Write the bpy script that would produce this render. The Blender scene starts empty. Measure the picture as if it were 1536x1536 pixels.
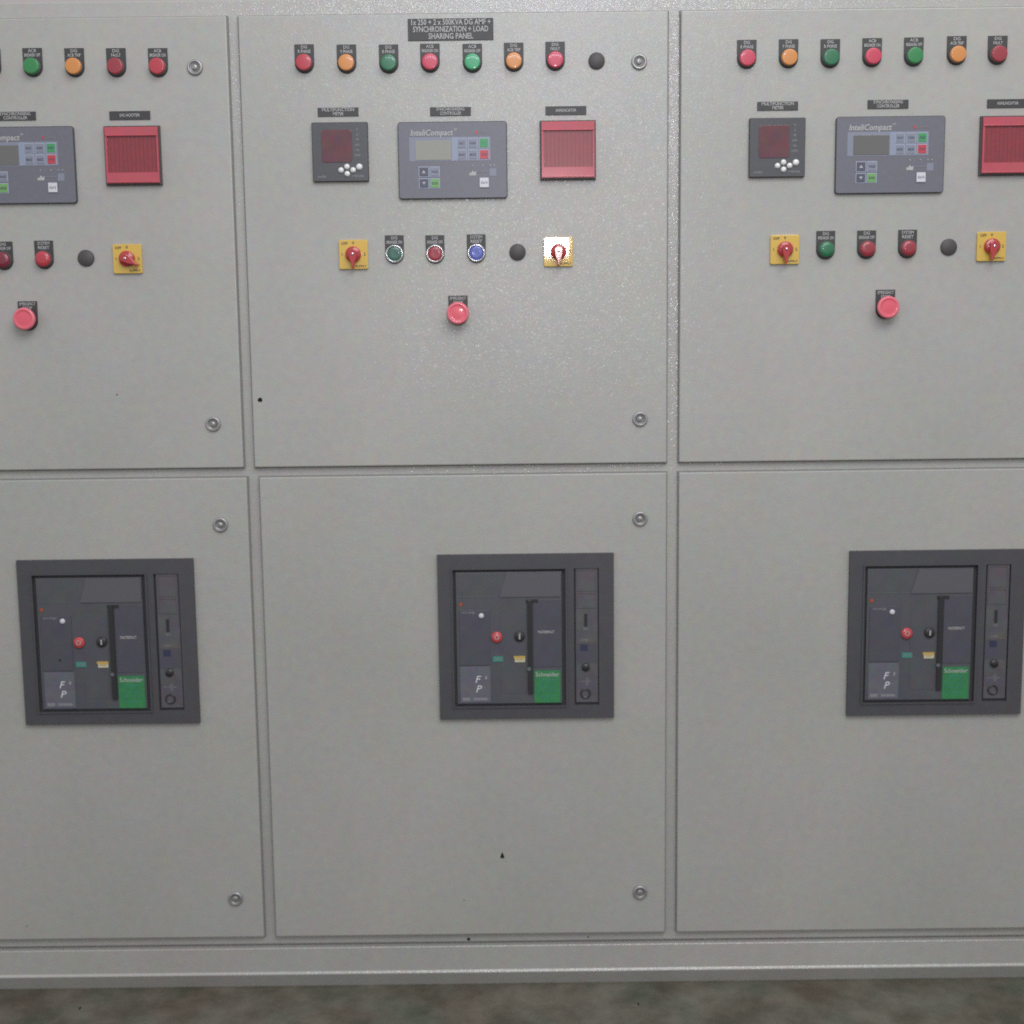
import bpy, math, random
from mathutils import Vector
random.seed(7)
S = bpy.context.scene
COL = S.collection
PI = math.pi

# ------------------------------------------------------------------ camera model
F_PX, DIST, PITCH, ROLL = 1900.0, 2.17, math.atan(1900/15000.0), 0.0118
fw = Vector((0, math.cos(PITCH), -math.sin(PITCH)))
r0 = Vector((1, 0, 0)); u0 = r0.cross(fw)
RV = math.cos(ROLL)*r0 - math.sin(ROLL)*u0
UV = math.sin(ROLL)*r0 + math.cos(ROLL)*u0
DOOR_H = 0.0098                                   # door faces stand this far in front of the frame
CAM = Vector((0, -DIST-DOOR_H, 0.0))
def ray(px, py): return fw*F_PX + RV*(px-768) + UV*(768-py)
def hit(px, py, h=DOOR_H):
    d = ray(px, py); t = (-h - CAM.y)/d.y
    p = CAM + d*t
    return p.x, p.z
FLOOR = hit(768, 1475, 0.0)[1]
CAM.z = -FLOOR                                   # floor is z = 0
def sc(px, py):                                  # metres per photo pixel on the door plane there
    a = hit(px, py); b = hit(px+10, py); return math.hypot(b[0]-a[0], b[1]-a[1])/10

# ------------------------------------------------------------------ materials
MATS = {}
def mat(name, col, rough=0.5, metal=0.0, coat=0.0, spec=0.5, var=0.0, vscale=60, bump=0.0, bscale=400, emit=None, trans=0.0):
    m = bpy.data.materials.new(name); m.use_nodes = True
    nt = m.node_tree; b = nt.nodes['Principled BSDF']
    b.inputs['Base Color'].default_value = (*col, 1)
    b.inputs['Roughness'].default_value = rough
    b.inputs['Metallic'].default_value = metal
    b.inputs['Coat Weight'].default_value = coat
    b.inputs['Coat Roughness'].default_value = 0.08
    b.inputs['Specular IOR Level'].default_value = spec
    tc = nt.nodes.new('ShaderNodeTexCoord')
    if var > 0:
        n = nt.nodes.new('ShaderNodeTexNoise'); n.inputs['Scale'].default_value = vscale; n.inputs['Detail'].default_value = 3
        nt.links.new(tc.outputs['Object'], n.inputs['Vector'])
        mx = nt.nodes.new('ShaderNodeMix'); mx.data_type = 'RGBA'; mx.blend_type = 'OVERLAY'
        mx.inputs[0].default_value = var
        mx.inputs[6].default_value = (*col, 1)
        nt.links.new(n.outputs['Color'], mx.inputs[7]); nt.links.new(mx.outputs[2], b.inputs['Base Color'])
    if bump > 0:
        n2 = nt.nodes.new('ShaderNodeTexNoise'); n2.inputs['Scale'].default_value = bscale; n2.inputs['Detail'].default_value = 2
        nt.links.new(tc.outputs['Object'], n2.inputs['Vector'])
        bp = nt.nodes.new('ShaderNodeBump'); bp.inputs['Strength'].default_value = 1.0; bp.inputs['Distance'].default_value = bump
        nt.links.new(n2.outputs['Fac'], bp.inputs['Height']); nt.links.new(bp.outputs['Normal'], b.inputs['Normal'])
    MATS[name] = m
    return m

def paint(name, col, rough, bump, glint, cr, spread):
    """powder-coated sheet steel: orange-peel relief, faint uneven tone"""
    m = bpy.data.materials.new(name); m.use_nodes = True
    nt = m.node_tree; N = nt.nodes; L = nt.links; b = N['Principled BSDF']
    tc = N.new('ShaderNodeTexCoord')
    n = N.new('ShaderNodeTexNoise'); n.inputs['Scale'].default_value = 3.5; n.inputs['Detail'].default_value = 4
    L.new(tc.outputs['Object'], n.inputs['Vector'])
    n3 = N.new('ShaderNodeTexNoise'); n3.inputs['Scale'].default_value = 70; n3.inputs['Detail'].default_value = 5
    L.new(tc.outputs['Object'], n3.inputs['Vector'])
    mx = N.new('ShaderNodeMix'); mx.data_type = 'RGBA'; mx.blend_type = 'OVERLAY'; mx.inputs[0].default_value = 0.05
    mx.inputs[6].default_value = (*col, 1); L.new(n.outputs['Color'], mx.inputs[7])
    mx2 = N.new('ShaderNodeMix'); mx2.data_type = 'RGBA'; mx2.blend_type = 'OVERLAY'; mx2.inputs[0].default_value = 0.13
    L.new(mx.outputs[2], mx2.inputs[6]); L.new(n3.outputs['Color'], mx2.inputs[7])
    n5 = N.new('ShaderNodeTexNoise'); n5.inputs['Scale'].default_value = 2.6; n5.inputs['Detail'].default_value = 3
    L.new(tc.outputs['Object'], n5.inputs['Vector'])
    mx3 = N.new('ShaderNodeMix'); mx3.data_type = 'RGBA'; mx3.blend_type = 'OVERLAY'; mx3.inputs[0].default_value = 0.13
    L.new(mx2.outputs[2], mx3.inputs[6]); L.new(n5.outputs['Fac'], mx3.inputs[7])
    L.new(mx3.outputs[2], b.inputs['Base Color'])
    b.inputs['Roughness'].default_value = rough
    b.inputs['Specular IOR Level'].default_value = 0.5
    n2 = N.new('ShaderNodeTexNoise'); n2.inputs['Scale'].default_value = 260; n2.inputs['Detail'].default_value = 2
    L.new(tc.outputs['Object'], n2.inputs['Vector'])
    bp = N.new('ShaderNodeBump'); bp.inputs['Strength'].default_value = 1.0; bp.inputs['Distance'].default_value = bump
    L.new(n2.outputs['Fac'], bp.inputs['Height']); L.new(bp.outputs['Normal'], b.inputs['Normal'])
    # grains of the powder coat: small facets, each tilted its own way, that flash where they face a lamp
    vo = N.new('ShaderNodeTexVoronoi'); vo.inputs['Scale'].default_value = 500
    L.new(tc.outputs['Object'], vo.inputs['Vector'])
    sb = N.new('ShaderNodeVectorMath'); sb.operation = 'SUBTRACT'; sb.inputs[1].default_value = (0.5, 0.5, 0.5)
    L.new(vo.outputs['Color'], sb.inputs[0])
    ml = N.new('ShaderNodeVectorMath'); ml.operation = 'SCALE'; ml.inputs['Scale'].default_value = spread
    L.new(sb.outputs['Vector'], ml.inputs[0])
    ad = N.new('ShaderNodeVectorMath'); ad.operation = 'ADD'
    L.new(ml.outputs['Vector'], ad.inputs[0]); L.new(bp.outputs['Normal'], ad.inputs[1])
    nr = N.new('ShaderNodeVectorMath'); nr.operation = 'NORMALIZE'; L.new(ad.outputs['Vector'], nr.inputs[0])
    b.inputs['Coat Weight'].default_value = glint; b.inputs['Coat Roughness'].default_value = cr
    L.new(nr.outputs['Vector'], b.inputs['Coat Normal'])
    MATS[name] = m

paint('door_paint', (0.386, 0.384, 0.362), 0.37, 0.00020, 0.19, 0.14, 0.19)
paint('frame_paint', (0.395, 0.392, 0.371), 0.40, 0.0004, 0.75, 0.12, 0.24)
mat('chip', (0.004, 0.004, 0.004), 0.9)
mat('gasket', (0.23, 0.226, 0.218), 0.9)
mat('label', (0.048, 0.048, 0.049), 0.5, var=0.3, vscale=300)
mat('letter', (0.42, 0.42, 0.42), 0.6)
mat('letter_dim', (0.22, 0.22, 0.24), 0.6)
mat('plug', (0.07, 0.065, 0.066), 0.55)
mat('zinc', (0.40, 0.395, 0.395), 0.38, metal=0.6, var=0.3, vscale=200)
mat('zinc_dark', (0.24, 0.235, 0.235), 0.5, metal=0.4)
mat('chrome', (0.75, 0.75, 0.76), 0.18, metal=1.0)
LENS = dict(red=(0.46, 0.045, 0.065), dark_red=(0.31, 0.036, 0.052), maroon=(0.20, 0.022, 0.040), pink_red=(0.55, 0.055, 0.10),
            amber=(0.62, 0.25, 0.07), green=(0.025, 0.16, 0.075), bright_green=(0.04, 0.34, 0.15), leaf_green=(0.03, 0.22, 0.07),
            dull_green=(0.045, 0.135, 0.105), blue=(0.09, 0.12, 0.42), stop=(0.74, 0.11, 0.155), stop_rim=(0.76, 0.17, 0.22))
for k, c in LENS.items(): mat('lens_'+k, c, 0.34, coat=0.35, bump=0.0002, bscale=300)
mat('yellow', (0.64, 0.42, 0.06), 0.45, coat=1.0)
MATS['yellow'].node_tree.nodes['Principled BSDF'].inputs['Coat Roughness'].default_value = 0.035
mat('handle_red', (0.42, 0.035, 0.04), 0.25, coat=0.5)
mat('ctrl', (0.152, 0.154, 0.186), 0.4, var=0.15, vscale=120)
mat('ctrl_edge', (0.06, 0.06, 0.075), 0.5)
mat('ctrl_blue', (0.26, 0.30, 0.40), 0.4)
mat('ctrl_key', (0.225, 0.24, 0.305), 0.45)
mat('ctrl_line', (0.32, 0.36, 0.46), 0.45)
mat('key_dark', (0.085, 0.09, 0.13), 0.45)
mat('key_green', (0.06, 0.30, 0.12), 0.4)
mat('key_yellowgreen', (0.16, 0.36, 0.12), 0.4)
mat('key_red', (0.50, 0.06, 0.08), 0.4)
mat('key_white', (0.62, 0.62, 0.66), 0.4)
mat('lcd', (0.31, 0.315, 0.285), 0.12, coat=0.6)
mat('lcd_dark', (0.135, 0.135, 0.132), 0.15, coat=0.6)
mat('meter', (0.085, 0.088, 0.098), 0.3, var=0.2, vscale=150)
mat('meter_glass', (0.125, 0.045, 0.056), 0.15, coat=0.7, var=0.5, vscale=60)
mat('pearl', (0.75, 0.75, 0.75), 0.15, coat=1.0)
mat('ann_frame', (0.06, 0.05, 0.05), 0.45)
mat('ann_red', (0.47, 0.070, 0.10), 0.2, coat=0.7, var=0.2, vscale=40)
mat('ann_dark', (0.255, 0.036, 0.048), 0.3, coat=0.4, var=0.3, vscale=90)
mat('ann_rib', (0.225, 0.032, 0.042), 0.35)
mat('brk', (0.070, 0.070, 0.079), 0.5, var=0.2, vscale=60)
mat('brk_gap', (0.050, 0.049, 0.053), 0.8)
mat('brk_face', (0.088, 0.090, 0.104), 0.38, var=0.25, vscale=40)
mat('brk_panel', (0.082, 0.081, 0.104), 0.35, var=0.2, vscale=50)
mat('brk_clear', (0.108, 0.108, 0.125), 0.35, coat=0.2)
mat('brk_light', (0.132, 0.132, 0.162), 0.4, var=0.3, vscale=60)
mat('brk_strip', (0.100, 0.097, 0.110), 0.45, var=0.35, vscale=50)
mat('brk_red', (0.52, 0.06, 0.07), 0.3, coat=0.4)
mat('brk_black', (0.032, 0.032, 0.035), 0.3)
mat('brk_teal', (0.05, 0.26, 0.21), 0.4)
mat('brk_yellow', (0.52, 0.36, 0.10), 0.4)
mat('brk_cream', (0.55, 0.52, 0.40), 0.4)
mat('brk_orange', (0.40, 0.075, 0.03), 0.4)
mat('brk_green', (0.040, 0.215, 0.085), 0.4, var=0.3, vscale=80)
mat('brk_blue', (0.035, 0.04, 0.085), 0.4)

# ------------------------------------------------------------------ mesh builder (local x, z in the panel; h = height in front)
def inset(pts, d):
    n = len(pts); out = []
    for i in range(n):
        p0 = pts[i-1]; p1 = pts[i]; p2 = pts[(i+1) % n]
        e1 = Vector((p1[0]-p0[0], p1[1]-p0[1])); e2 = Vector((p2[0]-p1[0], p2[1]-p1[1]))
        if e1.length < 1e-9 or e2.length < 1e-9: out.append(p1); continue
        e1.normalize(); e2.normalize()
        n1 = Vector((-e1.y, e1.x)); n2 = Vector((-e2.y, e2.x))
        k = (n1+n2); den = 1+n1.dot(n2)
        k = k/den if den > 0.2 else k*0.5
        out.append((p1[0]+k.x*d, p1[1]+k.y*d))
    return out
def rect(x0, x1, z0, z1): return [(x0, z0), (x1, z0), (x1, z1), (x0, z1)]
def rrect(x0, x1, z0, z1, r, n=4):
    out = []
    for cx, cz, a0 in ((x1-r, z0+r, -PI/2), (x1-r, z1-r, 0), (x0+r, z1-r, PI/2), (x0+r, z0+r, PI)):
        for k in range(n+1):
            a = a0 + PI/2*k/n; out.append((cx+r*math.cos(a), cz+r*math.sin(a)))
    return out
def circ(cx, cz, r, n=24): return [(cx+r*math.cos(2*PI*k/n), cz+r*math.sin(2*PI*k/n)) for k in range(n)]

class MB:
    def __init__(s): s.v = []; s.f = []; s.m = []; s.sm = []; s.keys = []
    def mi(s, k):
        if k not in s.keys: s.keys.append(k)
        return s.keys.index(k)
    def face(s, idx, k, smooth=False): s.f.append(idx); s.m.append(s.mi(k)); s.sm.append(smooth)
    def prism(s, pts, h0, h1, k, bev=0.0, steps=2, side=None):
        rings = [(pts, h0)]
        if bev > 0:
            for j in range(steps+1):
                a = PI/2*j/steps
                rings.append((inset(pts, bev*(1-math.cos(a))), h1-bev+bev*math.sin(a)))
        else: rings.append((pts, h1))
        base = len(s.v); n = len(pts)
        for ps, h in rings:
            for x, z in ps: s.v.append((x, -h, z))
        for r in range(len(rings)-1):
            for i in range(n):
                j = (i+1) % n
                s.face((base+r*n+i, base+r*n+j, base+(r+1)*n+j, base+(r+1)*n+i), side or k)
        s.face(tuple(base+(len(rings)-1)*n+i for i in range(n)), k)
        s.face(tuple(base+i for i in reversed(range(n))), side or k)
        return s
    def box(s, x0, x1, z0, z1, h0, h1, k, bev=0.0): return s.prism(rect(x0, x1, z0, z1), h0, h1, k, bev)
    def ring(s, o, i, h0, h1, k):
        (x0, x1, z0, z1), (a0, a1, b0, b1) = o, i
        s.box(x0, x1, b1, z1, h0, h1, k); s.box(x0, x1, z0, b0, h0, h1, k)
        s.box(x0, a0, b0, b1, h0, h1, k); s.box(a1, x1, b0, b1, h0, h1, k); return s
    def lathe(s, cx, cz, prof, k, n=28, smooth=True, ks=None):
        base = len(s.v)
        for r, h in prof:
            for i in range(n):
                a = 2*PI*i/n; s.v.append((cx+r*math.cos(a), -h, cz+r*math.sin(a)))
        for q in range(len(prof)-1):
            kk = ks[q] if ks else k
            for i in range(n):
                j = (i+1) % n
                s.face((base+q*n+i, base+q*n+j, base+(q+1)*n+j, base+(q+1)*n+i), kk, smooth)
        s.face(tuple(base+(len(prof)-1)*n+i for i in range(n)), ks[-1] if ks else k, smooth)
        return s
    def text(s, body, cx, cz, size, h, k, width=None, align='CENTER', shear=0.0, bold=0.00012):
        c = bpy.data.curves.new('t', 'FONT'); c.body = body; c.size = size; c.align_x = align; c.align_y = 'CENTER'
        c.shear = shear; c.offset = bold; c.resolution_u = 2; c.space_line = 0.95
        o = bpy.data.objects.new('t', c); COL.objects.link(o)
        bpy.context.view_layer.update()
        me = o.evaluated_get(bpy.context.evaluated_depsgraph_get()).to_mesh()
        xs = [v.co.x for v in me.vertices]; fx = 1.0
        if width and xs and max(xs) > min(xs): fx = width/(max(xs)-min(xs))
        base = len(s.v)
        for v in me.vertices: s.v.append((cx+v.co.x*fx, -h, cz+v.co.y))
        for p in me.polygons: s.face(tuple(base+i for i in p.vertices), k)
        bpy.data.objects.remove(o); bpy.data.curves.remove(c)
        return s
    def mesh(s, name):
        me = bpy.data.meshes.new(name); me.from_pydata(s.v, [], s.f)
        for k in s.keys: me.materials.append(MATS[k])
        for i, p in enumerate(me.polygons): p.material_index = s.m[i]; p.use_smooth = s.sm[i]
        me.update(); return me
def put(name, me, parent, loc=(0, 0, 0), label=None, group=None):
    o = bpy.data.objects.new(name, me); COL.objects.link(o)
    o.parent = parent; o.location = loc
    if label: o['label'] = label
    if group: o['group'] = group
    return o
def build(name, mb, parent, loc=(0, 0, 0), **kw): return put(name, mb.mesh(name), parent, loc, **kw)

# ------------------------------------------------------------------ the switchboard
BOARD = bpy.data.objects.new('electrical_switchboard', None); COL.objects.link(BOARD)
BOARD['label'] = 'grey steel three bay electrical switchboard with lamp rows, yellow switches and dark breakers'
BOARD['category'] = 'switchboard'

def X(px, py, h=DOOR_H): return hit(px, py, h)[0]
def Z(px, py, h=DOOR_H): return hit(px, py, h)[1]
z_top_frame = Z(100, 2, 0)
z_up_top = Z(700, 19.5); z_up_bot = Z(700, 697.5)
z_lo_top = Z(700, 712.5); z_lo_bot = Z(700, 1402)
xl1 = (X(348.5, 320)+X(366.5, 690))/2; xl1b = (X(372, 740)+X(394.5, 1400))/2
xc0 = (X(366, 320)+X(383, 690))/2; xc0b = (X(388.5, 740)+X(414.5, 1400))/2
xc1 = (X(1000, 320)+X(998.6, 1390))/2; xr0 = (X(1019.5, 320)+X(1016, 1390))/2
print('edges', xl1, xl1b, xc0, xc0b, xc1, xr0)
W = xc1 - xc0
xl0 = xl1 - W; xr1 = xr0 + W
FX0, FX1 = xl0-0.03, xr1+0.03
z_plinth = Z(700, 1419, 0.008)
fm = MB()
fm.box(FX0, FX1, z_plinth+0.0035, z_top_frame, -0.60, 0.0, 'frame_paint', 0.003)
# the rolled lip round the openings carries a dark gasket behind every door
doors = [(xl0, xl1, z_up_bot, z_up_top), (xc0, xc1, z_up_bot, z_up_top), (xr0, xr1, z_up_bot, z_up_top),
         (xl0, xl1b, z_lo_bot, z_lo_top), (xc0b, xc1, z_lo_bot, z_lo_top), (xr0, xr1, z_lo_bot, z_lo_top)]
for a, b, c, d in doors: fm.box(a-0.0018, b+0.0018, c-0.0018, d+0.0018, -0.001, 0.0032, 'gasket')
fm.box(FX0+.01, FX1-.01, z_plinth+.0002, z_plinth+.0034, -.02, -.0045, 'gasket'); FM = fm
# plinth: upright face, rolled edge, lower lip turned back
zc = Z(700, 1457, 0.008)
prof = [(-0.0, z_plinth), (0.0075, z_plinth), (0.0085, z_plinth-0.001), (0.0085, zc+0.0035), (0.0105, zc+0.0015), (0.0115, zc), (0.0112, zc-0.0015), (-0.001, 0.0), (-0.55, 0.0), (-0.55, z_plinth)]
pb = MB(); n = len(prof)
for x in (FX0, FX1):
    for h, z in prof: pb.v.append((x, -h, z))
for i in range(n): pb.face((i, (i+1) % n, n+(i+1) % n, n+i), 'frame_paint')
pb.face(tuple(range(n)), 'frame_paint'); pb.face(tuple(reversed(range(n, 2*n))), 'frame_paint')
build('plinth', pb, BOARD)

# black specks: chips and stray spots in the paint
CH = {0: [(175.5, 592, 1.1, 0)], 1: [(390, 600, 3.6, 0)], 4: [(753.5, 1283, 3.2, 1), (696, 1350.5, 0.8, 0)], 3: [(40, 1389, 0.8, 0)]}
def chip(mb, px, py, r, kind, h=DOOR_H):
    x, z = hit(px, py, h); s = sc(px, py); r *= s
    if kind == 1: pts = [(x-.8*r, z-1.5*r), (x-.2*r, z-1.3*r), (x+.9*r, z-1.5*r), (x+.8*r, z-.2*r), (x, z+1.6*r), (x-.9*r, z-.2*r)]
    else:
        rs = random.Random(int(px)); pts = [(x+r*(0.85+.3*rs.random())*math.cos(a*PI/4), z+r*(0.85+.3*rs.random())*math.sin(a*PI/4)) for a in range(8)]
    mb.prism(pts, h-0.0005, h+0.0003, 'chip')
chip(FM, 703, 1408.5, 2.6, 0, 0.0); chip(FM, 882, 1405.5, 1.2, 0, 0.0)
build('cabinet_frame', FM, BOARD)
LOCKS = {0: [(292.7, 101.3), (320, 636)], 1: [(958.7, 93), (960, 628.5)], 2: [(1621, 85), (1622, 621)],
         3: [(331, 787), (353.7, 1347.5)], 4: [(960, 778), (960, 1338)], 5: [(1624, 770), (1624, 1330)]}
s0 = sc(700, 650)
lk = MB().lathe(0, 0, [(11.4*s0, 0), (11.4*s0, .0022), (10.2*s0, .0042), (8.4*s0, .0046), (7.4*s0, .0030), (6.6*s0, .0020)], 'zinc', 32, True,
                ks=['zinc_dark', 'zinc', 'zinc', 'zinc_dark', 'zinc', 'zinc_dark'])
lk.lathe(-0.3*s0, 0.2*s0, [(4.6*s0, .0018), (4.2*s0, .0036), (3.0*s0, .0048), (1.2*s0, .0050)], 'zinc', 20)
lk.box(-0.9*s0, 0.9*s0, -3.4*s0, 3.4*s0, .0045, .0056, 'zinc_dark')
lock_me = lk.mesh('lock')
for i, (a, b, c, d) in enumerate(doors):
    db = MB()
    cx, cz = (a+b)/2, (c+d)/2
    db.prism(rrect(a, b, c, d, 0.002, 2), 0.0034, DOOR_H, 'door_paint', 0.0022, 3)
    for cp in CH.get(i, []): chip(db, *cp)
    db.v = [(x-cx, y, z-cz) for x, y, z in db.v]
    do = build('door', db, BOARD, (cx, 0, cz), group='grey cabinet doors')
    for j, (px, py) in enumerate(LOCKS[i]):
        x, z = hit(px, py)
        l = put('lock', lock_me, do, (x-cx, -DOOR_H, z-cz), group='round door locks'); l.rotation_euler.y = random.uniform(-1.2, 1.2)

def at(px, py, lift=0.0002):
    x, z = hit(px, py); return (x, -DOOR_H-lift, z)

# ---- lettered plates
def plate_label(cx, cy, w, h, lines, ts, widths, text_mat='letter', name='name_plate', lab=None):
    s = sc(cx, cy); mb = MB()
    mb.box(-w/2*s, w/2*s, -h/2*s, h/2*s, 0, .0016, 'label', .0003)
    n = len(lines)
    for i, (t, wd) in enumerate(zip(lines, widths)):
        zz = ((n-1)/2-i)*h/(n+0.12)*s
        mb.text(t, 0, zz, ts*s, .0019, text_mat, width=wd*s, bold=.00022 if n == 3 else .00012)
    return build(name, mb, BOARD, at(cx, cy), label=lab)
plate_label(676, 44.3, 128, 31.5, ['1x 250 + 2 x 500KVA DG AMF +', 'SYNCHRONIZATION + LOAD', 'SHARING PANEL'], 11.5, [119, 113, 67],
            lab='large black name plate with three lines of white capitals')
LBL = [(23.5, 174.3, ['SYNCHRONISING', 'CONTROLLER'], [46, 36]), (195, 173.3, ['DG HOOTER'], [30]),
       (-105, 176, ['MULTIFUNCTION', 'METER'], [46, 18]),
       (507.3, 168.2, ['MULTIFUNCTION', 'METER'], [48, 16]), (675.8, 167.3, ['SYNCHRONISING', 'CONTROLLER'], [42, 32]), (848.8, 166, ['ANNUNCIATOR'], [31]),
       (1166.3, 159.2, ['MULTIFUNCTION', 'METER'], [48, 17]), (1331.8, 156.5, ['SYNCHRONISING', 'CONTROLLER'], [44, 34]), (1511, 155.4, ['ANNUNCIATOR'], [32])]
for cx, cy, ls, ws in LBL: plate_label(cx, cy, 61, 12.6, ls, 6.6 if len(ls) > 1 else 6.2, ws, name='device_label')

# ---- legend plates with lamps, buttons and stop buttons
def legend(s, lines, widths, wd=29.0, up=27.5, low=14.6):
    mb = MB(); r = wd/2*s; pts = [(-r, up*s)]
    n = 16; zc_ = (-low*s + r)
    for k in range(n+1):
        a = PI + PI*k/n; pts.append((r*math.cos(a), zc_+r*math.sin(a)))
    pts.append((r, up*s))
    mb.prism(pts, 0, .0016, 'label', .0003)
    for i, (t, w_) in enumerate(zip(lines, widths)):
        mb.text(t, 0, (up-4.2-6.3*i)*s, 6.4*s, .0019, 'letter', width=w_*s)
    return mb
ORD = ['first', 'second', 'third', 'fourth', 'fifth', 'sixth', 'seventh', 'eighth']
WHERE = ['']
def lamp(px, py, color, lines, widths, desc):
    s = sc(px, py)*1.0
    p = build('indicator_lamp', legend(s, lines, widths), BOARD, at(px, py), label=desc+' indicator lamp, '+WHERE[0], group='indicator lamps on black legend plates')
    b = MB().lathe(0, 0, [(13.2*s, .0015), (13.2*s, .0050), (12.4*s, .0062), (11.6*s, .0062)], 'zinc_dark' if color in ('red2',) else 'plug', 28, True)
    build('bezel', b, p)
    m = MB(); R = 11.9*s
    prof = [(R, .0050), (R, .0105), (R*.975, .0118), (R*.92, .0124), (R*.85, .0126), (R*.5, .0128), (R*.04, .0129)]
    m.lathe(0, 0, prof, 'lens_'+color, 32)
    l = build('lens', m, p)
def button(px, py, color, lines, widths, desc, chrome=True):
    s = sc(px, py)
    p = build('push_button', legend(s, lines, widths, wd=28), BOARD, at(px, py), label=desc+' push button, '+WHERE[0], group='push buttons on black legend plates')
    k = 'chrome' if chrome else 'plug'
    build('bezel', MB().lathe(0, 0, [(13.3*s, .0015), (13.3*s, .0045), (12.6*s, .0062), (11.6*s, .0066), (10.9*s, .0058), (10.9*s, .0030)], k, 32), p)
    R = 10.6*s
    build('button_cap', MB().lathe(0, 0, [(R, .0020), (R, .0048), (R*.93, .0056), (R*.5, .0053), (R*.05, .0052)] if chrome else
                                   [(R*1.07, .0020), (R*1.07, .0105), (R, .0118), (R*.5, .0128), (R*.05, .013)], 'lens_'+color, 32), p)
def stop(px, py, ppx, ppy):
    s = sc(ppx, ppy)
    p = build('emergency_stop_button', legend(s, ['EMERGENCY', 'STOP'], [24, 14], wd=28.8, up=26.5, low=17), BOARD, at(ppx, ppy), group='red mushroom emergency stop buttons')
    build('collar', MB().lathe(0, 0, [(12.5*s, .0015), (12.5*s, .0075), (9.5*s, .0085), (9.5*s, .014)], 'lens_maroon', 28), p)
    R = 16.6*s
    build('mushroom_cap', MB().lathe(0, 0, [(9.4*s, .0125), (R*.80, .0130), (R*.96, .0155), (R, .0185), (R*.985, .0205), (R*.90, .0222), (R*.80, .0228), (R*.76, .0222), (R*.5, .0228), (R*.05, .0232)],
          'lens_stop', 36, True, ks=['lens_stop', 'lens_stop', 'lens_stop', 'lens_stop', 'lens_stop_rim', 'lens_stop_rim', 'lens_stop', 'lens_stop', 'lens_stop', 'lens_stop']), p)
def plug(px, py):
    s = sc(px, py)
    build('hole_plug', MB().lathe(0, 0, [(12.3*s, 0), (12.3*s, .0022), (11.3*s, .0034), (.5*s, .0038)], 'plug', 32), BOARD, at(px, py), group='round black hole plugs')
P = [['DG', 'R PHASE'], ['DG', 'Y PHASE'], ['DG', 'B PHASE'], ['ACB', 'BREAKER ON'], ['ACB', 'BREAKER OFF'], ['DG', 'ACB TRIP'], ['DG', 'FAULT']]
PW = [[9, 19], [9, 19], [9, 19], [11, 24], [12, 24], [10, 20], [10, 14]]
for i, (px, py, c, d) in enumerate([(457, 95.3, 'red', 'bright red'), (520.3, 95.6, 'amber', 'pale orange'), (583.4, 95.6, 'green', 'dark green'), (645.3, 94.3, 'pink_red', 'bright red'),
        (708.8, 94.5, 'bright_green', 'bright green'), (770.8, 92.9, 'amber', 'orange'), (832.8, 91.4, 'pink_red', 'pinkish red')]): WHERE[0] = ORD[i]+' in the top row of the middle bay'; lamp(px, py, c, P[i], PW[i], d)
for i, (px, py, c, d) in enumerate([(1119.8, 88.6, 'pink_red', 'pinkish red'), (1182.4, 87.7, 'amber', 'orange'), (1244.9, 87.5, 'green', 'dark green'), (1307.6, 86, 'pink_red', 'bright red'),
        (1370, 85, 'leaf_green', 'green'), (1434.3, 83, 'amber', 'orange'), (1495.6, 82.5, 'dark_red', 'dark red')]): WHERE[0] = ORD[i]+' in the top row of the right bay'; lamp(px, py, c, P[i], PW[i], d)
for i, (px, py, c, d) in enumerate([(-200, 104, 'pink_red', 'pinkish red'), (-137, 103.5, 'amber', 'orange'), (-74, 103, 'green', 'dark green'), (-12.3, 102.4, 'red', 'red'), (50, 100.8, 'leaf_green', 'green'), (112.7, 101, 'amber', 'orange'),
        (175.2, 101, 'dark_red', 'dull red'), (237.8, 101, 'red', 'red')]): WHERE[0] = ORD[i]+' in the top row of the left bay'; lamp(px, py, c, (P+P)[i] if i < 7 else ['ACB', 'BREAKER ON'], (PW+PW)[i] if i < 7 else [11, 24], d)
plug(894.8, 91.6); plug(1558, 81.5)
B1 = (['DG', 'BREAKER ON'], [9, 23]); B2 = (['DG', 'BREAKER OFF'], [9, 23]); B3 = (['SYSTEM', 'RESET'], [18, 17])
WHERE[0] = 'with bright metal ring in the middle bay'
button(592, 381, 'dull_green', *B1, 'green'); button(652.8, 380.8, 'dark_red', *B2, 'dark red'); button(714.6, 379.7, 'blue', *B3, 'blue')
WHERE[0] = 'leftmost of its row in the right bay'
button(1238, 374.5, 'green', *B1, 'green', chrome=False); WHERE[0] = 'second of its row in the right bay'; button(1299.2, 373.8, 'dark_red', *B2, 'dull red', chrome=False); WHERE[0] = 'third of its row in the right bay'; button(1360.6, 372.8, 'dark_red', *B3, 'dull red', chrome=False)
WHERE[0] = 'second of its row in the left bay'
button(6.3, 390.5, 'maroon', *B2, 'dark red', chrome=False); WHERE[0] = 'third of its row in the left bay'; button(67, 389, 'red', *B3, 'red', chrome=False); WHERE[0] = 'first of its row in the left bay'; button(-55, 392, 'green', *B1, 'green', chrome=False)
plug(776.3, 378.4); plug(1422.7, 370.8); plug(129.4, 387.3)
stop(0, 0, 687.4, 470.3); stop(0, 0, 1327.4, 461.5); stop(0, 0, 42.8, 478.7)

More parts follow.
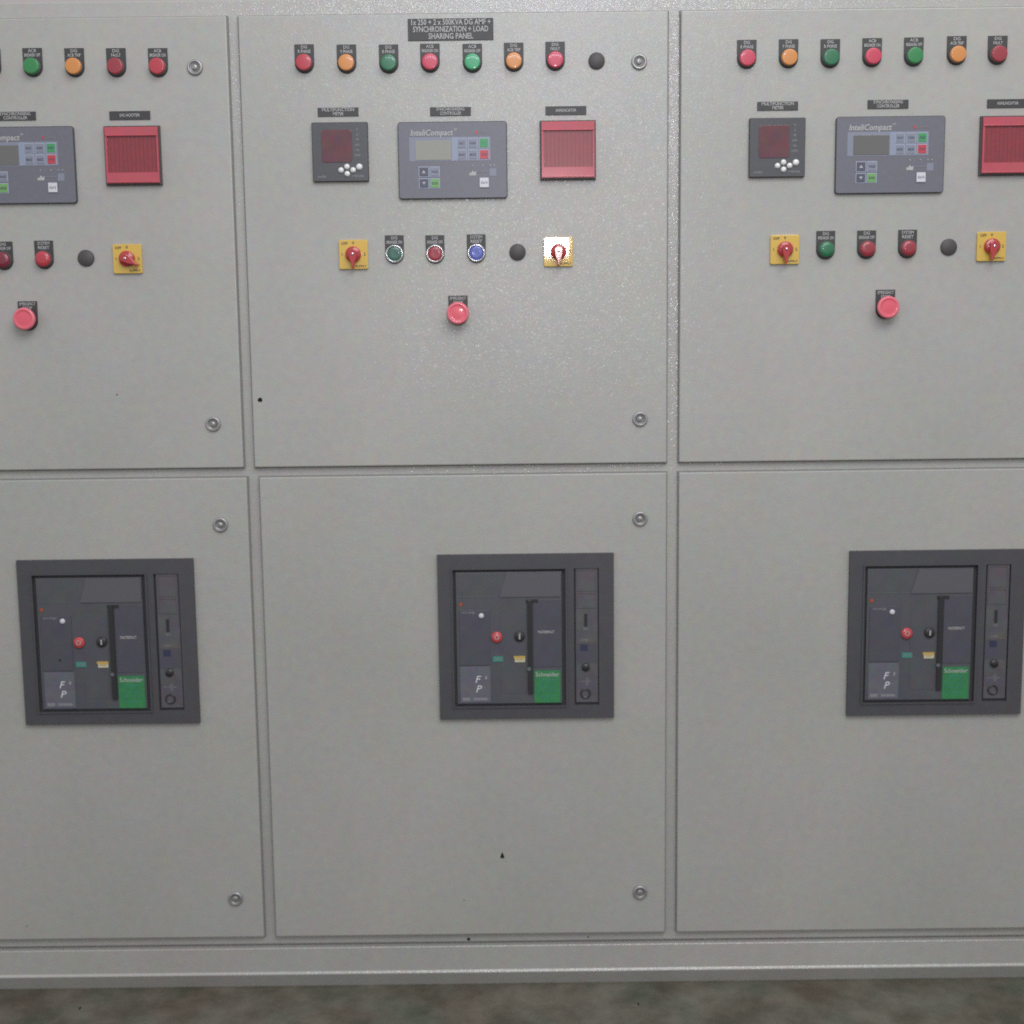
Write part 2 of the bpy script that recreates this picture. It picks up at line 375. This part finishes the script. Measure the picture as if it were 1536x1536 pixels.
# ---- yellow selector switches
def switch(px, py, rot, lab=None, tilt=0.0):
    s = sc(px, py); q = 21.6*s; mb = MB()
    mb.prism(rrect(-q, q, -q, q, 2.2*s, 3), 0, .0045, 'yellow', .0009, 2)
    mb.text('OFF', -13*s, 16*s, 5.5*s, .0048, 'ann_frame'); mb.text('0', 0, 17*s, 6*s, .0048, 'ann_frame')
    mb.text('1', -17*s, 0, 6*s, .0048, 'ann_frame'); mb.text('2', 17*s, 0, 6*s, .0048, 'ann_frame')
    mb.text('SUPPLY', 11*s, -17.5*s, 4.2*s, .0048, 'ann_frame', width=17*s)
    p = build('selector_switch', mb, BOARD, at(px, py), label=lab, group='yellow selector switches with red handles')
    p.rotation_euler.x = tilt
    h = MB(); R = 11.6*s
    h.lathe(0, 0, [(R, .0045), (R, .010), (R*.9, .0115), (R*.05, .0118)], 'handle_red', 32)
    pts = []
    for k in range(13):
        a = PI*k/12; pts.append((6.2*s*math.cos(a), 6.2*s*math.sin(a)+1.5*s))
    pts += [(-5.2*s, -7*s), (-2.4*s, -14*s), (-1.6*s, -20.5*s), (1.6*s, -20.5*s), (2.4*s, -14*s), (5.2*s, -7*s)]
    h.prism(list(reversed(pts)) if False else pts, .0085, .0185, 'handle_red', .0012, 2)
    ho = build('handle', h, p); ho.rotation_euler.y = rot
    sc_ = MB().lathe(0, 0, [(2.1*s, .0185), (1.9*s, .0192), (1.2*s, .0196), (.1*s, .0198)], 'chrome', 14)
    build('screw', sc_, p)
switch(530.6, 382, 0.0); switch(837.4, 378, 0.0, 'yellow selector switch glaring white under a reflected lamp'); switch(1176.5, 374.6, 0.0); switch(1485.8, 370, 0.12)
switch(192.2, 388.6, -1.05, 'yellow selector switch with its red handle turned sideways')
switch(-118, 392, 0.0)

# ---- controllers
def controller(tlx, tly, w=163.0, h=112.5, lit=False):
    s = sc(tlx+w/2, tly+h/2); cx, cy = tlx+w/2, tly+h/2
    U = lambda u: (u-w/2)*s
    V = lambda v: (h/2-v)*s
    def bx(mb, u0, u1, v0, v1, h0, h1, k, b=0.0): mb.box(U(u0), U(u1), V(v1), V(v0), h0, h1, k, b)
    body = MB(); T = .0060
    body.prism(rrect(U(0), U(w), V(h), V(0), 4.5*s, 4), 0, T, 'ctrl', .0014, 3, side='ctrl_edge')
    g = T+.0003
    body.text('InteliCompact', U(18.5), V(16.5), 12.2*s, g+.0002, 'letter', width=64*s, align='LEFT', shear=0.2, bold=.0003)
    body.text('NT', U(84), V(12), 4.6*s, g+.0002, 'letter', width=5*s, align='LEFT', shear=.2)
    body.text('ComAp', U(121), V(16.3), 6*s, g+.0002, 'letter_dim', width=17*s, align='LEFT')
    body.box(U(115.5), U(119), V(18.5), V(14.5), g-.0002, g+.0002, 'key_red')
    # keypad field round the display
    bx(body, 17, 138.5, 22.5, 57.5, T-.0004, T+.0003, 'ctrl_key')
    bx(body, 80.5, 88.5, 23, 57, T, T+.0005, 'ctrl_blue')
    for u in (111, 127, 138, 144): body.prism(circ(U(u), V(64), .9*s, 8), T, T+.0006, 'letter')
    body.box(U(117), U(136), V(74.4), V(73.4), T-.0002, T+.0005, 'letter_dim')
    bx(body, 136.5, 146.5, 69, 80, T-.0002, T+.0004, 'ctrl_key')
    # engine pictogram
    body.prism([(U(106), V(79)), (U(116), V(79)), (U(117), V(72.5)), (U(114), V(74.5)), (U(111), V(71.5)), (U(109), V(75)), (U(106), V(75))], T-.0002, T+.0005, 'letter')
    p = build('generator_controller', body, BOARD, at(cx, cy), group='grey generator controllers')
    d = MB(); bx(d, 26, 79.5, 27.5, 56, T, T+.0010, 'lcd' if lit else 'lcd_dark', .0003); build('display', d, p)
    def key(u0, u1, v0, v1, k, txt=None, tk='key_dark', border='ctrl_line'):
        m = MB(); bx(m, u0-1.3, u1+1.3, v0-1.3, v1+1.3, T, T+.0007, border); bx(m, u0, u1, v0, v1, T+.0005, T+.0015, k, .0004)
        if txt == 'up': m.prism([(U(u0+3.6), V(v1-4.2)), (U(u1-3.6), V(v1-4.2)), (U((u0+u1)/2), V(v0+4))], T+.001, T+.0018, tk)
        elif txt == 'down': m.prism([(U(u0+3.6), V(v0+4.2)), (U((u0+u1)/2), V(v1-4)), (U(u1-3.6), V(v0+4.2))], T+.001, T+.0018, tk)
        elif txt: m.text(txt, U((u0+u1)/2), V((v0+v1)/2+.4), 5.2*s, T+.0018, tk, width=(u1-u0)*.72*s)
        build('key', m, p)
    key(89.5, 101.5, 25.5, 38, 'ctrl_key', 'FAULT'); key(106, 118, 25.5, 38, 'ctrl_key', 'HORN'); key(122.5, 135, 25.5, 38, 'key_green', 'START', 'key_green' if lit else 'key_dark')
    key(89.5, 101.5, 42.3, 54.8, 'ctrl_key', 'MODE'); key(106, 118, 42.3, 54.8, 'ctrl_key', 'MODE'); key(122.5, 135, 42.3, 54.8, 'key_red', 'STOP')
    key(31.5, 44.5, 66.5, 79.3, 'key_dark', 'up', 'letter'); key(48, 60.7, 66.5, 79.3, 'ctrl_key', 'PAGE')
    key(31.5, 44.5, 83.5, 96, 'key_dark', 'down', 'letter'); key(48, 60.7, 83.5, 96, 'key_yellowgreen', 'ENTER')
    key(121.5, 135, 82.5, 96.5, 'key_white', '0/I', 'ctrl_key', 'ctrl')
controller(597.8, 184.8, lit=True); controller(1252.2, 176.8, 162.8, 112.5); controller(-48.6, 192.3, 163, 112.7)

# ---- multifunction meters
def meter(tlx, tly, w=83.8, h=86.5):
    cx, cy = tlx+w/2, tly+h/2; s = sc(cx, cy)
    U = lambda u: (u-w/2)*s
    V = lambda v: (h/2-v)*s
    T = .0065; b = MB()
    b.prism(rrect(U(0), U(w), V(h), V(0), 1.6*s, 3), 0, T, 'meter', .0012, 2, side='ann_frame')
    for i, t in enumerate(['V', 'A', 'PF', 'kW', 'Hz', 'kWh']): b.text(t, U(68), V(11+i*7.5), 4.6*s, T+.0002, 'letter_dim')
    b.text('multi', U(13.5), V(79), 5*s, T+.0002, 'letter_dim', width=12*s)
    b.text('METER', U(68), V(79), 4.2*s, T+.0002, 'letter_dim', width=18*s)
    p = build('digital_meter', b, BOARD, at(cx, cy), group='square panel meters')
    d = MB(); d.prism(rrect(U(14), U(60), V(58.5), V(11), 5*s, 4), T-.001, T+.0008, 'meter_glass', .0004, 2); build('display', d, p)
    for u, v, r in ((42.5, 70, 4.3), (51.5, 65, 4.3), (51.7, 75.5, 4.3), (60.6, 70, 4.3), (70, 65.5, 4.9)):
        r *= s
        build('button', MB().lathe(0, 0, [(r, 0), (r, .001), (r*.9, .0024), (r*.6, .0036), (r*.1, .0041)], 'pearl', 20), p, (U(u), -T+.0002, V(v)))
meter(469.2, 185.5); meter(1122.8, 178.9); meter(-181, 196)

# ---- red annunciator boxes
def annunciator(tlx, tly, w=83.5, h=86.7):
    cx, cy = tlx+w/2, tly+h/2; s = sc(cx, cy)
    U = lambda u: (u-w/2)*s
    V = lambda v: (h/2-v)*s
    b = MB(); b.box(U(0), U(w), V(h), V(0), 0, .006, 'ann_frame', .0008)
    p = build('annunciator', b, BOARD, at(cx, cy), group='red annunciator boxes')
    c = MB(); T0, T1 = .0050, .0115
    o = (U(2.4), U(w-2.2), V(h-2.6), V(2.2)); i = (U(5.2), U(w-4.8), V(68.5), V(15.5))
    c.ring(o, i, T0, T1-.0015, 'ann_red')
    # rounded lips above the window and at the foot
    c.box(U(3), U(w-3), V(15.4), V(13.6), T1-.0017, T1-.0002, 'ann_red', .0007); c.box(U(3), U(w-3), V(h-3.2), V(h-5.2), T1-.0017, T1-.0002, 'ann_red', .0007)
    build('cover', c, p)
    g = MB(); g.box(i[0], i[1], i[2], i[3], T0, .0075, 'ann_dark')
    n = 24
    for k in range(n):
        x = i[0] + (k+.5)*(i[1]-i[0])/n; g.box(x-.55*s, x+.55*s, i[2]+.8*s, i[3]-.8*s, .0070, .0078, 'ann_rib' if k % 2 else 'ann_dark')
    build('window', g, p)
annunciator(809.9, 182.6); annunciator(1468.2, 175.8); annunciator(158.8, 190.8, 83.8)

# ---- air circuit breakers
def breaker(corners, strip_note=None):
    xs = [hit(*c) for c in corners]
    cx = sum(p[0] for p in xs)/4; cz = sum(p[1] for p in xs)/4 + 0.0022
    w, h = 1345.0, 1288.0
    k0 = BRK_W/w
    U = lambda u: (u-85-w/2)*k0
    V = lambda v: (h/2-(v-100))*k0
    b = MB()
    O = (U(85), U(85+w), V(100+h), V(100))
    m_in = (U(200), U(1060), V(1285), V(215)); s_in = (U(1125), U(1315), V(1275), V(205))
    T = .007
    # bezel pieces butted round the two openings
    b.box(O[0], O[1], m_in[3], O[3], 0, T, 'brk'); b.box(O[0], O[1], O[2], m_in[2], 0, T, 'brk')
    b.box(O[0], m_in[0], m_in[2], m_in[3], 0, T, 'brk'); b.box(m_in[1], s_in[0], m_in[2], m_in[3], 0, T, 'brk'); b.box(s_in[1], O[1], m_in[2], m_in[3], 0, T, 'brk')
    b.box(m_in[0]-.001, s_in[1]+.001, m_in[2]-.0005, m_in[3]+.0005, 0, .0012, 'brk_gap')
    # raised lips round both openings
    for q in (m_in,): b.ring((q[0]-.0028, q[1]+.0028, q[2]-.0028, q[3]+.0028), q, T-.0005, T+.002, 'brk')
    p = build('circuit_breaker', b, BOARD, (cx, -DOOR_H-.0002, cz), group='dark square air circuit breakers')
    f = MB(); FT = .0060
    f.box(U(222), U(1032), V(1268), V(238), .001, FT, 'brk_face', .0008)
    f.box(U(232), U(540), V(428), V(424), FT-.0002, FT+.0006, 'brk_light')
    f.box(U(245), U(478), V(962), V(530), FT-.0004, FT+.0014, 'brk_panel', .0005)
    f.text('micrologic', U(320), V(547), 26*k0, FT+.0017, 'letter_dim', width=105*k0)
    f.prism(circ(U(258), V(484), 14*k0, 10), FT, FT+.0008, 'brk_orange')
    f.box(U(560), U(752), V(1185), V(500), FT-.0004, FT+.0005, 'brk_face')
    f.box(U(812), U(1028), V(980), V(455), FT-.0004, FT+.0009, 'brk_panel', .0003)
    f.text('MASTERPACT', U(910), V(707), 30*k0, FT+.0012, 'letter', width=125*k0)
    if cx < -0.3: f.prism([(U(378+9*math.cos(k)), V(878+9*math.sin(k))) for k in (6, 5, 4, 3, 2, 1)], FT, FT+.0018, 'chip')
    build('front_cover', f, p)
    gl = MB(); gl.prism([(U(555), V(430)), (U(1024), V(430)), (U(1024), V(246)), (U(612), V(246))], FT-.0003, FT+.0016, 'brk_clear'); build('clear_window', gl, p)
    hd = MB(); hd.box(U(768), U(806), V(1190), V(455), FT, FT+.0035, 'brk_black', .0006); hd.box(U(758), U(850), V(478), V(452), FT-.0003, FT+.0012, 'brk_black'); hd.prism(circ(U(777), V(992), 15*k0, 12), FT+.003, FT+.0040, 'brk_light'); build('charging_handle', hd, p)
    lb = MB(); lb.box(U(246), U(480), V(1255), V(972), FT-.0004, FT+.0008, 'brk_light', .0003)
    g2 = FT+.0011
    for (u, v, rr, tt) in ((375, 1075, 0, 'F'), (382, 1150, 0, 'P')): lb.text(tt, U(u), V(v), 78*k0, g2, 'key_white', shear=.3, bold=.00015)
    lb.text('s', U(445), V(1055), 50*k0, g2, 'letter'); lb.text('x', U(430), V(1135), 26*k0, g2, 'letter_dim')
    lb.box(U(262), U(320), V(1240), V(1215), FT, FT+.0010, 'letter_dim'); lb.box(U(345), U(455), V(1238), V(1218), FT, FT+.0010, 'letter_dim')
    build('rating_plate', lb, p)
    build('reset_button', MB().lathe(U(415), V(573), [(20*k0, FT), (20*k0, FT+.003), (15*k0, FT+.0042), (1*k0, FT+.0044)], 'key_white', 16), p)
    ob = MB().lathe(U(532), V(742), [(43*k0, FT), (42*k0, FT+.003), (36*k0, FT+.0042), (2*k0, FT+.0044)], 'brk_red', 24); ob.text('O', U(532), V(742), 52*k0, FT+.0048, 'letter', bold=.0001); build('open_button', ob, p)
    cb = MB().lathe(U(706), V(738), [(41*k0, FT), (40*k0, FT+.003), (34*k0, FT+.0042), (2*k0, FT+.0044)], 'brk_black', 24); cb.box(U(701), U(712), V(757), V(718), FT+.004, FT+.0048, 'letter'); build('close_button', cb, p)
    tf = MB(); tf.box(U(500), U(578), V(934), V(894), FT, FT+.0013, 'brk_teal'); tf.text('OPEN', U(539), V(914), 26*k0, FT+.0016, 'letter_dim', width=50*k0); build('open_flag', tf, p)
    yf = MB(); yf.box(U(660), U(748), V(912), V(892), FT, FT+.0013, 'brk_yellow'); yf.box(U(668), U(746), V(940), V(912), FT, FT+.0013, 'brk_cream'); yf.text('charged', U(706), V(917), 22*k0, FT+.0016, 'brk_yellow', width=54*k0); build('spring_flag', yf, p)
    gs = MB(); gs.box(U(816), U(1018), V(1262), V(1008), FT, FT+.0014, 'brk_green')
    gs.text('Schneider', U(917), V(1040), 48*k0, FT+.0017, 'letter', width=180*k0, bold=.0001)
    gs.text('Electric', U(917), V(1080), 28*k0, FT+.0017, 'brk_teal', width=100*k0)
    for v in (1135, 1165, 1210): gs.box(U(835), U(985), V(v+3), V(v), FT+.0012, FT+.0017, 'brk_teal')
    build('green_sticker', gs, p)
    st = MB(); ST = .0050
    st.box(U(1138), U(1308), V(1266), V(216), .001, ST, 'brk_strip', .0006)
    st.ring((U(1146), U(1300), V(392), V(226)), (U(1156), U(1290), V(384), V(234)), ST-.0003, ST+.0008, 'brk_strip')
    st.ring((U(1146), U(1300), V(525), V(404)), (U(1156), U(1290), V(517), V(412)), ST-.0003, ST+.0008, 'brk_strip')
    st.box(U(1203), U(1226), V(668), V(570), ST-.0003, ST+.0006, 'brk_black')
    st.box(U(1146), U(1300), V(955), V(796), ST-.0003, ST+.0004, 'brk_panel'); st.box(U(1172), U(1228), V(858), V(808), ST, ST+.0008, 'brk_blue')
    st.text('TEST', U(1212), V(690), 26*k0, ST+.0006, 'letter_dim', width=44*k0); st.text('CONN', U(1205), V(775), 24*k0, ST+.0006, 'letter_dim', width=56*k0)
    st.text('\u2013\u2013||\u2013', U(1212), V(1098), 60*k0, ST+.0006, 'letter_dim', width=100*k0)
    build('position_panel', st, p)
    build('knob', MB().lathe(U(1213), V(987), [(32*k0, ST), (30*k0, ST+.003), (4*k0, ST+.0035)], 'brk_black', 20), p)
    build('crank_socket', MB().lathe(U(1210), V(1196), [(42*k0, ST), (40*k0, ST+.0015), (30*k0, ST+.0015), (24*k0, ST-.001), (2*k0, ST-.001)], 'brk_black', 24, True), p)
a, b_ = hit(658.3, 955), hit(920.5, 955); BRK_W = b_[0]-a[0]
breaker([(655.6, 830), (919.7, 828), (920.9, 1080), (661, 1082)])
breaker([(23.5, 837.5), (293.3, 835.4), (303, 1088.3), (39.6, 1091.7)])
breaker([(1271.9, 823.8), (1536, 821.5), (1532.9, 1075.3), (1267.6, 1076.8)])

# ------------------------------------------------------------------ floor and wall behind
def struct(name, me, loc=(0, 0, 0)):
    o = bpy.data.objects.new(name, me); COL.objects.link(o); o['kind'] = 'structure'; o.location = loc; return o
fmta = bpy.data.materials.new('floor_stone'); fmta.use_nodes = True
nt = fmta.node_tree; N = nt.nodes; L = nt.links; bs = N['Principled BSDF']
tc = N.new('ShaderNodeTexCoord')
n1 = N.new('ShaderNodeTexNoise'); n1.inputs['Scale'].default_value = 9; n1.inputs['Detail'].default_value = 9; n1.inputs['Roughness'].default_value = 0.65
L.new(tc.outputs['Object'], n1.inputs['Vector'])
cr = N.new('ShaderNodeValToRGB'); e = cr.color_ramp.elements
e[0].position = 0.38; e[0].color = (0.040, 0.048, 0.036, 1); e[1].position = 0.66; e[1].color = (0.20, 0.20, 0.17, 1)
L.new(n1.outputs['Fac'], cr.inputs['Fac'])
n2 = N.new('ShaderNodeTexNoise'); n2.inputs['Scale'].default_value = 8; n2.inputs['Detail'].default_value = 8
mp = N.new('ShaderNodeMapping'); mp.inputs['Location'].default_value = (3, 7, 1); L.new(tc.outputs['Object'], mp.inputs['Vector']); L.new(mp.outputs['Vector'], n2.inputs['Vector'])
cr2 = N.new('ShaderNodeValToRGB'); e = cr2.color_ramp.elements
e[0].position = 0.35; e[0].color = (0.078, 0.095, 0.058, 1); e[1].position = 0.60; e[1].color = (0.15, 0.105, 0.075, 1)
L.new(n2.outputs['Fac'], cr2.inputs['Fac'])
mx = N.new('ShaderNodeMix'); mx.data_type = 'RGBA'; mx.inputs[0].default_value = 0.45
L.new(cr.outputs['Color'], mx.inputs[6]); L.new(cr2.outputs['Color'], mx.inputs[7]); L.new(mx.outputs[2], bs.inputs['Base Color'])
bs.inputs['Roughness'].default_value = 0.5
MATS['floor'] = fmta
mat('wall', (0.62, 0.57, 0.57), 0.8)
me = bpy.data.meshes.new('floor'); me.from_pydata([(-6, -6, 0), (6, -6, 0), (6, 6, 0), (-6, 6, 0)], [], [(0, 1, 2, 3)]); 
fv = [tuple(v.co) for v in me.vertices]; ff = [(0, 1, 2, 3)]
for px, py, rad in ((120, 1512.5, .0016), (957.5, 1506, .0016)):      # black grit on the floor
    d = ray(px, py); t = -CAM.z/d.z; q = CAM + d*t; b0 = len(fv)
    for k in range(7): fv.append((q.x+rad*math.cos(k*.9), q.y+rad*3*math.sin(k*.9), 0.0006))
    ff.append(tuple(range(b0, b0+7)))
me = bpy.data.meshes.new('floor'); me.from_pydata(fv, [], ff); me.materials.append(fmta); me.materials.append(MATS['chip'])
for p_ in me.polygons[1:]: p_.material_index = 1
struct('floor', me)
me = bpy.data.meshes.new('wall'); me.from_pydata([(-6, 1.6, 0), (6, 1.6, 0), (6, 1.6, 4), (-6, 1.6, 4)], [], [(0, 1, 2, 3)]); me.materials.append(MATS['wall']); struct('wall', me)

# ------------------------------------------------------------------ light
def area(name, loc, target, sx, sy, power, col):
    l = bpy.data.lights.new(name, 'AREA'); l.shape = 'RECTANGLE'; l.size = sx; l.size_y = sy; l.energy = power; l.color = col
    o = bpy.data.objects.new(name, l); COL.objects.link(o); o.location = loc
    o.rotation_euler = (Vector(target)-Vector(loc)).to_track_quat('-Z', 'Y').to_euler(); return o
def mirror(px, py, dl):                                  # where a lamp must hang to be reflected at that spot of the doors
    x, z = hit(px, py); k = 1+dl/DIST
    return Vector((CAM.x+(x-CAM.x)*k, -DOOR_H-dl, CAM.z+(z-CAM.z)*k))
fl = mirror(819, 353, 2.6)
area('lamp_small', fl, (fl.x*.5, 0, 1.2), 0.155, 0.15, 6.2, (1.0, 0.97, 0.98))
w2 = mirror(790, -12, 2.0)
area('window_light', w2, (0.1, 0, 1.4), 1.1, 0.13, 9, (0.80, 0.84, 1.0))
area('ceiling_light', (0.75, -2.2, 3.45), (0.2, 0, 1.0), 2.2, 1.2, 42, (1.0, 0.985, 0.95))
wd = bpy.data.worlds.new('World'); S.world = wd; wd.use_nodes = True
bg = wd.node_tree.nodes['Background']; bg.inputs['Color'].default_value = (0.98, 0.98, 1.0, 1); bg.inputs['Strength'].default_value = 0.65

# ------------------------------------------------------------------ camera
cd = bpy.data.cameras.new('camera'); co = bpy.data.objects.new('camera', cd); COL.objects.link(co)
cd.sensor_width = 36; cd.lens = 36*F_PX/1536; cd.clip_end = 100; cd.clip_start = 0.05
from mathutils import Matrix
co.matrix_world = Matrix(((RV.x, UV.x, -fw.x, CAM.x), (RV.y, UV.y, -fw.y, CAM.y), (RV.z, UV.z, -fw.z, CAM.z), (0, 0, 0, 1)))
cd.dof.use_dof = True; cd.dof.focus_distance = 1.9; cd.dof.aperture_fstop = 2.7
S.camera = co
S.view_settings.view_transform = 'Standard'; S.view_settings.look = 'None'; S.view_settings.gamma = 1.0; S.view_settings.exposure = 0.0
S.view_settings.use_curve_mapping = False
S.render.engine = 'CYCLES'
S.cycles.use_denoising = False
S.cycles.max_bounces = 6
